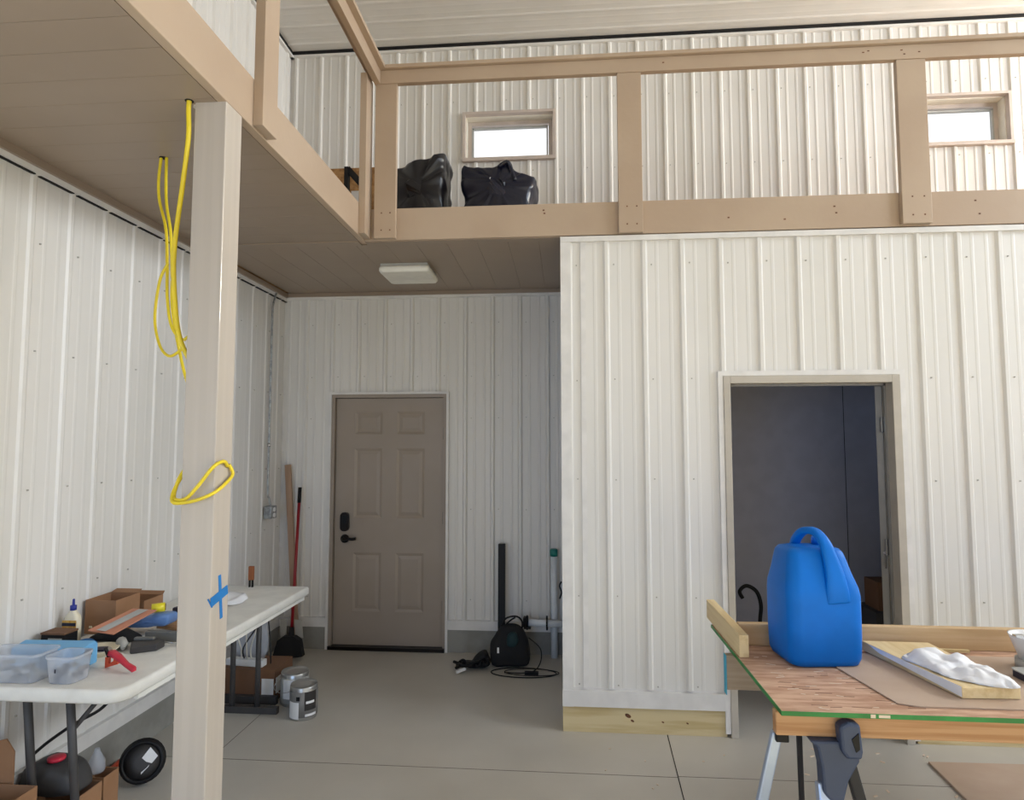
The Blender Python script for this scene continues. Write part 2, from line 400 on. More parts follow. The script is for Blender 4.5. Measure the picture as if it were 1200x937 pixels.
# dark room behind
rm = MB(); rm.box(.1, XR, YB-.02, YB-.001, 0, 2.92); rm.box(.1, .11, D1+.12, YB, 0, 2.92); rm.box(3.2, 3.25, D1+.12, YB, 0, 2.92)
rm.box(.1, XR, D1+.121, YB, 2.90, 2.92); rm.box(.12, .93, D1+.121, D1+.125, 0, 2.9); rm.box(1.97, 3.2, D1+.121, D1+.125, 0, 2.9); rm.box(.93, 1.97, D1+.121, D1+.125, 2.1, 2.9)
rm = struct(rm, 'wall_inner_room', 'room_dark')
mb = MB()
for x in (1.28, 2.2): mb.box(x-.002, x+.002, YB-.022, YB-.0195, 0, 2.9)
mb.build('panel_seam', 'gap_dark', rm)
hk = thing('coiled_hose', 'black curled hose in the dark room left of the blue jug', 'hose', (1.33, 4.9, .3))
MB().tube(smoothpts([(1.30, 4.9, .55), (1.28, 4.9, .60), (1.33, 4.9, .64), (1.40, 4.9, .60), (1.43, 4.9, .50), (1.42, 4.9, .35), (1.44, 4.9, .05), (1.46, 4.9, .015)], 6), .014, 8).build('hose', 'black', hk)
MB().tube([(1.46, 4.86, .012), (1.60, 4.8, .012), (1.7, 4.9, .012)], .012, 8).build('hose_tail', 'black', hk)
bxr = thing('shipping_box', 'small brown box seen low in the dark doorway beside the jamb', 'box', (2.20, 4.7, 0))
B(2.12, 2.30, 4.6, 4.8, .55, .74).build('box_body', 'cardboard_dark', bxr); B(2.08, 2.36, 4.55, 4.85, 0, .55).build('stand_crate', 'gray_dark', bxr)
# rear and right walls (behind the camera)
rw = MB(); wall_holed(rw, XL-.15, XR+.15, -.1, 5.3, [(-2.25, -.75, 0, 2.4), (.3, 4.9, 0, 3.4)], lambda m, p, q, l, t: m.box(p, q, YF-.15, YF, l, t)); struct(rw, 'wall_rear', 'wall_low_bounce')  # left opening added for its fill lamp; the wide one is the overhead door
rw = MB(); wall_holed(rw, YF, YB+.15, -.1, 5.3, [(-1.2, 2.0, 1.0, 3.4), (-.2, 3.0, 3.8, 4.8), (3.5, 5.1, 3.65, 4.85)], lambda m, p, q, l, t: m.box(XR, XR+.15, p, q, l, t)); struct(rw, 'wall_right', 'wall_low_bounce')  # invented openings, cut to match the added fill lamps
# windows --------------------------------------------------------
for n, (a, b, l, h_) in ((1, W1), (2, W2)):
    wn = tag(bpy.data.objects.new('window_%d' % n, None), None, None, None, 'structure'); C.objects.link(wn); wn.location = ((a+b)/2, YB, l)
    MB().box(a-.012, a+.010, YB-.03, YB+.02, l-.012, h_+.012).box(b-.010, b+.012, YB-.03, YB+.02, l-.012, h_+.012).box(a+.010, b-.010, YB-.03, YB+.02, h_-.01, h_+.012).build('outer_trim', 'window_frame', wn)
    B(a-.012, b+.012, YB-.04, YB+.14, l-.025, l+.004).build('window_sill', 'window_frame', wn)
    MB().box(a+.01, a+.016, YB+.02, YB+.15, l, h_).box(b-.016, b-.01, YB+.02, YB+.15, l, h_).box(a+.016, b-.016, YB+.02, YB+.15, h_-.016, h_-.01).build('jamb_liner', 'window_jamb', wn)
    MB().box(a+.016, a+.05, YB+.10, YB+.14, l+.004, h_-.016).box(b-.05, b-.016, YB+.10, YB+.14, l+.004, h_-.016).box(a+.05, b-.05, YB+.10, YB+.14, h_-.05, h_-.016).box(a+.05, b-.05, YB+.10, YB+.14, l+.004, l+.03).build('window_frame', 'window_frame', wn)
    MB().box(a+.055, a+.068, YB+.09, YB+.12, l+.035, h_-.075).box(b-.068, b-.055, YB+.09, YB+.12, l+.035, h_-.075).box(a+.055, b-.055, YB+.09, YB+.12, h_-.085, h_-.072).box(a+.055, b-.055, YB+.09, YB+.12, l+.03, l+.043).build('sash', 'gray_light', wn)
    B(a+.05, b-.05, YB+.125, YB+.129, l+.03, h_-.05).build('pane', 'water_glass', wn)
# ---------------------------------------------------------------- mezzanine
XF = -1.256                                   # outer face of the left fascia
mz = struct(B(XL+.001, XF-.038, YF, D1, ZM+.012, 3.165), 'mezzanine_floor_left', 'osb_brown')
for k in range(0, 60):                         # soffit planks across the strip
    y1 = 3.865-.1525*k; y0 = y1-.1508
    if y0 < -2: break
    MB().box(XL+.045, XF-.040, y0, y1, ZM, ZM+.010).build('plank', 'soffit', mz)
B(XL+.045, XF-.04, D1-.025, D1+.06, ZM-.006, ZM+.010).build('cross_trim', 'soffit', mz)
mz2 = struct(B(XL+.001, XR, D1+.04, YB-.02, ZM+.012, 3.165), 'mezzanine_floor_back', 'osb_brown')
x = XL+.045
for k in range(40):
    x0 = -2.33+.198*k
    if x0 > 0: break
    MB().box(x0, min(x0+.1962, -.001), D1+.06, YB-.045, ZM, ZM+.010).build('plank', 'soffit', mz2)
B(XF, -.001, D1+.0, D1+.06, ZM-.004, ZM+.010).build('cross_trim', 'soffit', mz2)
# fascia boards
fa = struct(B(XF-.038, XF, YF, D1-.02, ZM, 3.171), 'mezzanine_fascia_left', 'paint_tan', 'tan fascia board along the left edge of the loft', bevel=.003)
fb = struct(B(XF-.038, XR, D1-.02, D1+.04, ZM, 3.171), 'mezzanine_fascia_back', 'paint_tan', 'tan fascia board along the loft above the partition', bevel=.003)
mb = MB()
for x, z in ((-.12, 3.13), (-.115, 3.11), (1.62, 3.1), (1.63, 3.06), (1.0, 3.05), (2.42, 3.11), (2.44, 3.03), (1.33, 3.03), (2.9, 3.12), (2.95, 3.0)): mb.box(x-.006, x+.006, D1-.0215, D1-.019, z-.004, z+.004)
mb.build('nail_marks', 'knot', fb)['kind'] = 'stuff'
# square support post
sp_ = thing('support_post', 'square painted support post from floor up to the loft corner beam', 'post', (-1.32, 2.27, 0))
MB().prism(rrect(.124, .118, .004, 2, -1.320, 2.274), 0, ZM).build('post_body', 'post_paint', sp_)
B(-1.395, -1.375, 2.225, 2.245, 2.955, ZM).build('nail_plate', 'steel_trim', sp_)
# railing
rl = thing('loft_railing', 'tan wooden guard railing running around the open edge of the loft', 'railing', (XF, D1, ZM))
YP = D1-.058
def post_b(x, w_=.14, zb=2.97, nm='post'):
    p = B(x, x+w_, YP, D1-.021, zb, 3.97).build(nm, 'paint_tan', rl, bevel=.002)
    q = MB()
    for zz in (zb+.05, zb+.16):
        for xx in (.35, .75): q.box(x+w_*xx-.004, x+w_*xx+.004, YP-.0012, YP+.001, zz-.004, zz+.004)
    q.build('nail_marks', 'knot', p)['kind'] = 'stuff'
post_b(-1.186, .138); post_b(.338, .146, 2.965); post_b(1.99, .166, 2.972); post_b(3.62, .14)
for y in (2.413, 3.742, 1.05, -.3): B(XF, XF+.042, y, y+.128, 2.975, 4.0).build('post', 'paint_tan', rl, bevel=.002)
B(-1.155, XR, YP-.006, YP+.032, 3.97, 4.058).build('rail_board', 'paint_tan', rl, bevel=.002)
q = MB()
for xx, zz in ((1.80, 4.022), (1.83, 4.03), (2.02, 4.025), (2.035, 4.0), (2.12, 4.01), (.62, 4.02)): q.box(xx-.006, xx+.006, YP-.0072, YP-.005, zz-.003, zz+.003)
q.build('nail_marks', 'knot', rl)['kind'] = 'stuff'
B(-1.193, -1.155, YF+.1, YP+.032, 3.97, 4.058).build('rail_board', 'paint_tan', rl, bevel=.002)
B(-1.118, XR, YP-.030, YP+.11, 4.059, 4.084).build('rail_cap', 'paint_tan', rl, bevel=.003)
B(-1.258, -1.118, YF+.1, YP+.11, 4.059, 4.084).build('rail_cap', 'paint_tan', rl, bevel=.003)
# ---------------------------------------------------------------- entry door in the back wall
d1 = tag(bpy.data.objects.new('door_1', None), None, None, None, 'structure'); C.objects.link(d1); d1.location = (-1.465, YB, 0)
DX0, DX1, DZ0, DZ1, YD = -1.925, -1.005, .03, 2.068, YB+.015
def panelled(x0, x1, z0, z1, y, rects):
    mb = MB(); wall_holed(mb, x0, x1, z0, z1, rects, lambda m, p, q, l, t: m.box(p, q, y, y+.04, l, t)); return mb
PR = []
for a, b in ((-1.765, -1.525), (-1.405, -1.165)):
    for l, t_ in ((1.765, 1.955), (1.065, 1.645), (.30, .78)): PR.append((a, b, l, t_))
panelled(DX0, DX1, DZ0, DZ1, YD, [(a, b, l, t_) for a, b, l, t_ in PR]).build('door_slab', 'door_paint', d1)
for a, b, l, t_ in PR:   # recessed moulding then raised field
    o, i, k = .0, .022, .05
    rings = [[(a, YD, l), (b, YD, l), (b, YD, t_), (a, YD, t_)], [(a+i, YD+.008, l+i), (b-i, YD+.008, l+i), (b-i, YD+.008, t_-i), (a+i, YD+.008, t_-i)], [(a+k, YD+.003, l+k), (b-k, YD+.003, l+k), (b-k, YD+.003, t_-k), (a+k, YD+.003, t_-k)]]
    mb = MB().loft(rings, smooth=False, cap=False); n = len(mb.v); mb.f.append((n-4, n-3, n-2, n-1)); mb.s.append(False); mb.build('door_panel', 'door_paint', d1)
MB().box(-1.955, DX0-.004, YB-.02, YB+.05, 0, 2.10).box(DX1+.004, -.975, YB-.02, YB+.05, 0, 2.10).box(DX0-.004, DX1+.004, YB-.02, YB+.05, DZ1+.004, 2.10).build('door_jamb', 'door_paint', d1)
MB().box(-1.975, -1.955, YB-.035, YB, 0, 2.12).box(-.975, -.955, YB-.035, YB, 0, 2.12).box(-1.955, -.975, YB-.035, YB, 2.10, 2.12).build('white_casing', 'steel_trim', d1)
B(-1.99, -.94, YB+.056, YB+.09, 0, 2.15).build('light_leak_block', 'black', d1)  # unseen backing added to stop light leaking past the door top
B(-1.95, -.98, YB-.045, YB+.05, 0, .028).build('threshold', 'bronze', d1)
lk = MB().prism_y(rrect(.072, .155, .03, 4, -1.835, 1.035), YD-.028, YD).build('keypad_lock', 'bronze', d1)
MB().prism_y(rrect(.045, .07, .012, 3, -1.835, 1.055), YD-.032, YD-.028).build('keypad', 'black', lk)
hd = MB().tube([(-1.835, YD, .895), (-1.835, YD-.012, .895), (-1.835, YD-.022, .895)], [.036, .036, .028], 16).build('door_handle', 'bronze', d1)
MB().tube(smoothpts([(-1.835, YD-.02, .895), (-1.835, YD-.055, .896), (-1.80, YD-.06, .902), (-1.76, YD-.055, .897), (-1.725, YD-.055, .902)], 5), [.012]*21, 8).build('lever', 'bronze', hd)
for z in (1.72, 1.02, .3): MB().tube([(DX1+.002, YD-.006, z), (DX1+.002, YD-.006, z+.1)], .006, 8).build('hinge', 'gray', d1)
# ceiling light
cl = thing('ceiling_light', 'square white ceiling light under the dark loft soffit near the entry door', 'light', (-1.13, 4.53, ZM))
B(-1.30, -.96, 4.37, 4.70, ZM-.022, ZM-.001).build('fixture_base', 'gray_light', cl)
MB().loft([[(x, y, z) for x, y in rrect(w_, d_, .03, 5, -1.13, 4.535)] for w_, d_, z in ((.35, .34, ZM-.018), (.365, .355, ZM-.03), (.365, .355, ZM-.05), (.345, .335, ZM-.066))]).build('diffuser', 'fixture', cl)
# conduit on left wall
cn = thing('conduit', 'thin metal conduit running down the left wall to a grey outlet box', 'conduit', (XL+.02, 4.95, 1.12))
MB().tube(smoothpts([(-2.362, 5.02, 2.955), (-2.362, 5.01, 2.93), (-2.362, 4.955, 2.82), (-2.362, 4.945, 2.70), (-2.362, 4.945, 2.1), (-2.362, 4.945, 1.35), (-2.36, 4.96, 1.25), (-2.345, 4.975, 1.18)], 5), .0085, 8).build('pipe', 'galv', cn)
MB().tube([(-2.362, 4.945, 1.66), (-2.362, 4.945, 1.69)], .014, 8).build('coupling', 'chrome', cn)
ob = B(-2.378, -2.318, 4.915, 5.02, 1.09, 1.19).build('outlet_box', 'galv', cn, bevel=.006)
for z in (1.118, 1.162): MB().tube([(-2.320, 4.968, z), (-2.310, 4.968, z)], .017, 10).build('outlet_face', 'white', ob)

# ---------------------------------------------------------------- yellow cable
yc = thing('yellow_cable', 'loose yellow electrical cable hanging from two holes in the soffit behind the post', 'cable', (-1.6, 2.45, 2.9))
def cab(pts, m='yellow_cable', r=.0065, nm='cable_run', par=yc): return MB().tube(smoothpts(pts, 8), r, 8).build(nm, m, par)
cab([(-1.395, 2.20, 2.97), (-1.40, 2.205, 2.93), (-1.40, 2.21, 2.83), (-1.435, 2.24, 2.66), (-1.47, 2.26, 2.45), (-1.475, 2.27, 2.3), (-1.455, 2.28, 2.10), (-1.41, 2.30, 1.98)], r=.009)
cab([(-1.80, 2.645, 2.97), (-1.805, 2.64, 2.86), (-1.79, 2.63, 2.76), (-1.735, 2.6, 2.62), (-1.71, 2.58, 2.45), (-1.69, 2.56, 2.3), (-1.66, 2.55, 2.18), (-1.60, 2.53, 2.12), (-1.55, 2.50, 2.13)])
cab([(-1.775, 2.645, 2.97), (-1.77, 2.64, 2.85), (-1.75, 2.62, 2.74), (-1.70, 2.58, 2.60), (-1.68, 2.57, 2.42), (-1.665, 2.56, 2.25), (-1.61, 2.55, 2.03), (-1.55, 2.52, 1.90)])
cab([(-1.70, 2.57, 2.46), (-1.735, 2.57, 2.38), (-1.75, 2.57, 2.22), (-1.71, 2.55, 2.10), (-1.65, 2.53, 2.05), (-1.58, 2.51, 2.08)], r=.006)
cab([(-1.69, 2.57, 2.43), (-1.66, 2.56, 2.32), (-1.60, 2.54, 2.12), (-1.54, 2.52, 1.95)], 'cable_white', .0045)
MB().lathe([(.016, -.0015), (.016, 0)], -1.395, 2.20, ZM, 12).build('drilled_hole', 'gap_dark', yc); MB().lathe([(.018, -.0015), (.018, 0)], -1.79, 2.645, ZM, 12).build('drilled_hole', 'gap_dark', yc)
lp = thing('yellow_cable', 'loop of yellow cable wrapped around the post at mid height', 'cable', (-1.32, 2.2, 1.5))
cab([(-1.252, 2.29, 1.60), (-1.245, 2.25, 1.618), (-1.25, 2.19, 1.60), (-1.30, 2.185, 1.535), (-1.345, 2.185, 1.488), (-1.385, 2.19, 1.483), (-1.412, 2.22, 1.50), (-1.408, 2.24, 1.555), (-1.392, 2.26, 1.60)], par=lp, nm='cable_run')
cab([(-1.252, 2.30, 1.605), (-1.244, 2.315, 1.57), (-1.243, 2.27, 1.54), (-1.246, 2.20, 1.51), (-1.29, 2.178, 1.487), (-1.34, 2.178, 1.475), (-1.39, 2.18, 1.475), (-1.415, 2.22, 1.51), (-1.40, 2.25, 1.57), (-1.39, 2.26, 1.60)], par=lp, nm='cable_run')
MB().tube([(-1.2578, 2.298, 1.602), (-1.2565, 2.298, 1.602)], .010, 10).build('drilled_hole', 'gap_dark', lp)
tp = thing('painters_tape', 'blue painters tape cross stuck low on the side of the post', 'tape', (-1.256, 2.27, 1.12))
MB().bar((-1.2572, 2.268, 1.205), (-1.2572, 2.288, 1.045), .0012, .018, (0, 1, 0)).build('strip', 'tape_blue', tp)
MB().bar((-1.2560, 2.213, 1.118), (-1.2560, 2.325, 1.142), .0012, .034).build('strip', 'tape_blue', tp)
MB().bar((-1.257, 2.2135, 1.118), (-1.262, 2.2135, 1.115), .034, .0012, (0, 1, 0)).build('strip', 'tape_blue', tp)

# ---------------------------------------------------------------- things on the loft
def bag(name, out, y0, y1, m, label, seed, loc):
    t = thing(name, label, 'bag', loc)
    crumple(out, y0, y1, .018, seed, nr=16, dense=6, flat_bottom=3.167, crease=.030, pw=9).build('bag_body', m, t); return t
b1 = bag('trash_bag', [(-1.36, 3.18), (-1.37, 3.45), (-1.35, 3.66), (-1.205, 3.70), (-1.128, 3.72), (-1.0, 3.755), (-.90, 3.79), (-.862, 3.80), (-.856, 3.74), (-.862, 3.62), (-.866, 3.45), (-.862, 3.18), (-1.1, 3.165)], 4.40, 4.80, 'bag_black', 'stuffed black rubbish bag on the loft behind the corner post', 3.1, (-1.1, 4.65, 3.165))
b2 = bag('trash_bag', [(-.715, 3.17), (-.722, 3.41), (-.728, 3.55), (-.745, 3.63), (-.742, 3.69), (-.69, 3.70), (-.59, 3.685), (-.475, 3.685), (-.43, 3.70), (-.388, 3.735), (-.355, 3.68), (-.285, 3.62), (-.205, 3.605), (-.19, 3.57), (-.20, 3.505), (-.225, 3.41), (-.225, 3.17), (-.45, 3.165)], 4.42, 4.80, 'bag_navy', 'shiny navy-black rubbish bag on the loft under the left window', 8.4, (-.5, 4.62, 3.165))
MB().tube(smoothpts([(-.46, 4.42, 3.665), (-.40, 4.415, 3.70), (-.375, 4.43, 3.66), (-.34, 4.42, 3.56)], 4), .013, 8).build('tied_neck', 'bag_navy', b2)
single(B(-2.02, -1.42, 5.13, 5.15, 3.167, 4.02), 'osb_sheet', 'osb_brown', 'brown wood sheet standing against the back wall at the loft corner', 'board')
sl = thing('folding_stool', 'black-framed item poking up behind the left loft fascia', 'stool', (-1.48, 4.4, 3.167))
MB().bar((-1.56, 4.4, 3.68), (-1.40, 4.4, 3.50), .03, .045).bar((-1.565, 4.4, 3.69), (-1.565, 4.4, 3.17), .03, .045).bar((-1.40, 4.4, 3.51), (-1.40, 4.4, 3.17), .03, .03).build('frame', 'black', sl)
B(-1.535, -1.43, 4.41, 4.43, 3.25, 3.52).build('back_panel', 'white', sl)

# ---------------------------------------------------------------- folding table on the left
T = .745
ft = thing('folding_table', 'long white plastic folding table with grey legs along the left wall', 'table', (-2.03, 3.3, 0))
TX0, TX1, TY0, TY1 = -2.362, -1.685, 2.36, 4.16
def ttop():
    base = []
    for qx, qy, a0, r in ((TX1, TY1, 0, .015), (TX0, TY1, PI/2, .015), (TX0, TY0, PI, .05), (TX1, TY0, 1.5*PI, .075)):
        sx = -1 if qx == TX1 else 1; sy2 = -1 if qy == TY1 else 1
        for k in range(7): a = a0+PI/2*k/6; base.append((qx+sx*r+r*math.cos(a), qy+sy2*r+r*math.sin(a)))
    cx, cy_ = (TX0+TX1)/2, (TY0+TY1)/2; rings = []
    for off, z in ((.010, T-.055), (.0, T-.045), (0, T-.010), (.003, T-.003), (.010, T)):
        rings.append([(x-math.copysign(off, x-cx), y-math.copysign(off, y-cy_), z) for x, y in base])
    return MB().loft(rings)
ttop().build('tabletop', 'table_plastic', ft)
def tleg(x, yt, yb): return MB().tube([(x, yt, T-.055), (x, yb, .012)], .0165, 12).build('leg', 'table_leg', ft)
for x in (-2.235, -2.045): tleg(x, 2.55, 2.63)
for x in (-2.10, -1.935): tleg(x, 3.98, 3.98)
MB().bar((-2.3, 3.98, .02), (-1.80, 3.98, .02), .04, .04).build('foot_bar', 'table_leg', ft)
MB().bar((-2.30, 2.63, .015), (-1.95, 2.63, .015), .035, .03).build('foot_bar', 'table_leg', ft)
MB().tube([(-2.045, 2.585, .50), (-1.99, 2.85, .69)], .010, 8).build('brace', 'table_leg', ft)
MB().tube([(-2.10, 3.98, .48), (-2.05, 3.7, .69)], .010, 8).build('brace', 'table_leg', ft)
ap = MB().box(TX1-.03, TX1-.012, TY0+.12, TY1-.05, T-.075, T-.055).build('side_rail', 'table_plastic', ft)
# clear bins
def bin_(cx, cy_, w_, d_, h_, rz, label, fill):
    t = thing('storage_bin', label, 'bin', (cx, cy_, T), rz)
    rings = [[(x, y, z) for x, y in rrect(w_*s_, d_*s_, .025, 4)] for s_, z in ((.86, .001), (.88, .006), (1, h_), (1.05, h_+.002), (1.05, h_-.008))]
    m_ = MB().loft(rings, cap=False); n = len(rings[0]); m_.f.append(tuple(reversed(range(n)))); m_.s.append(False)
    m_.build('bin_shell', 'clear_plastic', t, world=False)
    f = MB()
    for k in range(8):
        a = random.uniform(-.3, .3)*w_; b = random.uniform(-.3, .3)*d_; f.box(a-.02, a+.02, b-.008, b+.008, .008+.006*k, .022+.006*k, rz=random.uniform(0, 3))
    f.build('contents', fill, t, world=False)
bin_(-2.185, 2.455, .24, .13, .112, .03, 'empty-looking translucent plastic bin at the left frame edge on the table', 'gray')
bin_(-1.975, 2.455, .125, .115, .105, -.03, 'translucent plastic bin with dark contents, right of the other bin', 'navy')
t = thing('light_blue_box', 'light blue long box lying behind the clear bins on the table', 'box', (-2.15, 2.605, T), .04)
MB().prism_x([(-.05, 0), (.05, 0), (.052, .08), (.03, .098), (-.045, .085)], -.17, .14).build('box_body', 'light_blue', t, world=False, bevel=.006)
MB().tube([(.141, -.02, .06), (.152, -.02, .06)], .018, 10).build('black_end_knob', 'black', t, world=False)
t = thing('tool_box', 'small dark box with brown top between the light blue box and the wall', 'box', (-2.29, 2.78, T))
B(-2.345, -2.235, 2.74, 2.82, T, T+.085).build('box_body', 'black', t); B(-2.347, -2.233, 2.738, 2.822, T+.085, T+.093).build('lid', 'cardboard_dark', t); B(-2.31, -2.245, 2.7375, 2.7395, T+.03, T+.07).build('printed_label', 'gray_light', t)
# glue bottle
t = thing('glue_bottle', 'yellow wood glue bottle with blue cap standing by the wall', 'bottle', (-2.30, 2.92, T))
MB().loft([[(x, y, z) for x, y in rrect(w_, d_, min(w_, d_)*.45, 4, -2.325, 2.90)] for w_, d_, z in ((.068, .04, T), (.074, .045, T+.006), (.074, .045, T+.105), (.066, .04, T+.125), (.03, .026, T+.148), (.024, .024, T+.155))]).build('bottle_body', 'cream', t)
B(-2.359, -2.291, 2.8755, 2.879, T+.012, T+.11).build('paper_label', 'glue_yellow', t)
B(-2.359, -2.291, 2.8745, 2.8775, T+.085, T+.1).build('label_band', 'navy', t)
MB().lathe([(.014, 0), (.014, .022), (.006, .024), (.005, .05), (.003, .052)], -2.325, 2.90, T+.153, 12).build('cap', 'glue_cap', t)
# cardboard boxes
def cbox(name, x0, x1, y0, y1, z0, z1, label, flap=True, m='cardboard', rz=0):
    t = thing(name, label, 'box', ((x0+x1)/2, (y0+y1)/2, z0)); w_ = .004
    MB().box(x0, x1, y0, y0+w_, z0, z1).box(x0, x1, y1-w_, y1, z0, z1).box(x0, x0+w_, y0+w_, y1-w_, z0, z1).box(x1-w_, x1, y0+w_, y1-w_, z0, z1).box(x0+w_, x1-w_, y0+w_, y1-w_, z0, z0+w_).build('box_body', m, t)
    if flap:
        MB().add([(x0, y1, z1), (x1, y1, z1), (x1-.01, y1+.03, z1+.012), (x0+.01, y1+.03, z1+.012)], [(0, 1, 2, 3)]).build('flap', m, t, fix=False)
    return t
c1 = cbox('cardboard_box', -2.375, -2.215, 3.04, 3.22, T, T+.165, 'open brown cardboard box on the table against the left wall')
B(-2.35, -2.335, 3.0385, 3.04, T+.03, T+.04).build('printed_mark', 'cream', c1)
cbox('cardboard_box', -2.36, -2.205, 3.24, 3.40, T, T+.115, 'smaller open cardboard box directly behind the larger one', m='cardboard')
t = thing('magazine', 'salmon and grey printed folder propped on the tool pile', 'magazine', (-2.17, 3.05, T+.09))
MB().add([(-2.20, 2.84, T+.075), (-2.09, 2.86, T+.055), (-1.99, 3.02, T+.125), (-2.11, 3.02, T+.13), (-2.20, 2.84, T+.08), (-2.09, 2.86, T+.06), (-1.99, 3.02, T+.13), (-2.11, 3.02, T+.135)], [(0, 1, 2, 3), (7, 6, 5, 4), (0, 4, 5, 1), (1, 5, 6, 2), (2, 6, 7, 3), (3, 7, 4, 0)]).build('cover', 'salmon', t)
MB().add([(-2.165, 2.846, T+.0795), (-2.125, 2.853, T+.0725), (-2.025, 3.012, T+.1325), (-2.075, 3.012, T+.1345)], [(0, 1, 2, 3)]).build('cover_photo', 'gray_light', t, fix=False)
t = thing('plastic_bag', 'blue plastic-wrapped bundle with yellow roll on top of the pile', 'bag', (-2.07, 3.05, T+.03))
crumple([(-2.17, T+.045), (-2.17, T+.085), (-2.07, T+.095), (-1.97, T+.105), (-1.94, T+.095), (-1.95, T+.055), (-2.0, T+.045), (-2.08, T+.035)], 3.03, 3.14, .004, 2.2, nr=12, crease=.012, pw=8).build('bag_body', 'bag_blue', t)
tt = thing('tape_roll', 'bright yellow tape roll on the blue bundle', 'tape', (-2.02, 3.02, T+.10))
MB().tube([(-2.035, 3.05, T+.128), (-1.985, 3.08, T+.130)], .022, 16).build('roll', 'yellow', tt); MB().tube([(-1.985, 3.08, T+.130), (-1.982, 3.082, T+.130)], .016, 12).build('core', 'cardboard_dark', tt)
t = thing('navy_case', 'dark navy tool case at the back of the pile beside the post', 'case', (-2.0, 3.25, T))
MB().box(-2.04, -1.84, 3.22, 3.36, T+.035, T+.085, rz=-.2).build('case_body', 'navy', t, bevel=.008); MB().box(-2.0, -1.88, 3.215, 3.222, T+.055, T+.07, rz=-.2).build('handle', 'black', t)
single(MB().box(-2.02, -1.76, 3.06, 3.22, T+.02, T+.035, rz=-.25), 'wood_offcut', 'fir', 'orange-brown wood offcut under the navy case', 'board')
t = thing('work_cloth', 'black crumpled cloth heaped under the printed folder', 'cloth', (-2.13, 2.95, T))
crumple([(-2.26, T+.002), (-2.24, T+.03), (-2.17, T+.05), (-2.10, T+.05), (-2.05, T+.03), (-2.04, T+.002)], 2.90, 3.01, .008, 5, flat_bottom=T+.001).build('cloth_body', 'black_soft', t)
t = thing('blue_rag', 'blue rag between the glue bottle and the black cloth', 'cloth', (-2.22, 2.87, T))
crumple([(-2.27, T+.002), (-2.26, T+.025), (-2.22, T+.032), (-2.19, T+.02), (-2.18, T+.002)], 2.84, 2.895, .005, 9, flat_bottom=T+.001).build('cloth_body', 'mid_blue', t)
t = thing('gray_tool_pouch', 'dark grey tool pouch lying right of the round dish', 'pouch', (-1.95, 2.85, T))
MB().prism([(-1.995, 2.85), (-1.94, 2.765), (-1.85, 2.82), (-1.85, 2.88), (-1.93, 2.92)], T, T+.032).build('pouch_body', 'gray_dark', t, bevel=.006)
MB().box(-1.99, -1.90, 2.86, 2.885, T+.032, T+.045, rz=.1).build('flap', 'gray', t, bevel=.004)
t = thing('steel_square', 'light grey metal bar stack behind the grey pouch', 'tool', (-1.9, 2.98, T))
MB().box(-2.0, -1.82, 2.95, 2.98, T, T+.045, rz=-.05).box(-1.97, -1.80, 2.985, 3.02, T, T+.03, rz=.05).build('bars', 'gray', t, bevel=.002)
single(MB().box(-1.86, -1.72, 2.97, 3.04, T, T+.019, rz=-.1), 'black_case', 'black', 'flat black case beside the post below the wood offcut', 'case', bevel=.006)
t = thing('screwdriver', 'red-handled screwdriver on the table pointing at the grey pouch', 'screwdriver', (-1.82, 2.90, T+.014))
MB().tube([(-1.80, 2.90, T+.014), (-1.79, 2.90, T+.014), (-1.70, 2.895, T+.014), (-1.69, 2.895, T+.014)], [.007, .013, .014, .009], 10).build('handle', 'red', t); MB().tube([(-1.80, 2.90, T+.014), (-1.90, 2.905, T+.012)], .004, 8).build('shank', 'chrome', t)
t = thing('round_dish', 'shallow white-rimmed round dish holding a dark insert', 'dish', (-2.05, 2.78, T))
MB().lathe([(.075, 0), (.092, .022), (.094, .024), (.088, .024), (.074, .012), (.001, .011)], -2.10, 2.765, T, 32).build('dish_body', 'cream', t)
MB().box(-2.14, -2.06, 2.74, 2.79, T+.012, T+.022, rz=.3).build('insert', 'navy', t); MB().lathe([(.062, .0), (.06, .002)], -2.10, 2.765, T+.013, 24).build('liner', 'paper_gray', t)
t = thing('putty_tube', 'grey-white squeezed tube beside the round dish', 'tube', (-2.0, 2.84, T))
MB().tube([(-2.07, 2.875, T+.02), (-2.05, 2.86, T+.024), (-2.02, 2.835, T+.02), (-1.998, 2.80, T+.012)], [.014, .024, .02, .008], 10).build('tube_body', 'gray_light', t)
t = thing('hand_clamp', 'red-handled clamp with orange jaw lying beside the clear bin', 'clamp', (-1.87, 2.56, T))
MB().loft([[(x, y+dy, z+dz) for dy, dz in ((-w_, -h_), (w_, -h_), (w_, h_), (-w_, h_))] for x, y, z, w_, h_ in ((-1.92, 2.60, T+.062, .010, .008), (-1.89, 2.59, T+.062, .014, .011), (-1.85, 2.575, T+.05, .013, .010), (-1.80, 2.555, T+.028, .010, .008), (-1.762, 2.54, T+.018, .011, .009), (-1.755, 2.538, T+.018, .008, .006))]).build('handle', 'red', t)
MB().prism_y([(-1.925, T+.001), (-1.87, T+.018), (-1.872, T+.05), (-1.885, T+.05), (-1.89, T+.03), (-1.91, T+.018), (-1.91, T+.045), (-1.925, T+.045)], 2.59, 2.605).build('jaw', 'orange_red', t)
MB().tube([(-1.917, 2.58, T+.085), (-1.917, 2.60, T+.045)], .007, 8).build('pivot', 'black', t)
t = thing('plastic_wrap', 'crumpled white plastic wrap on the far part of the table by the post', 'wrap', (-1.97, 3.72, T))
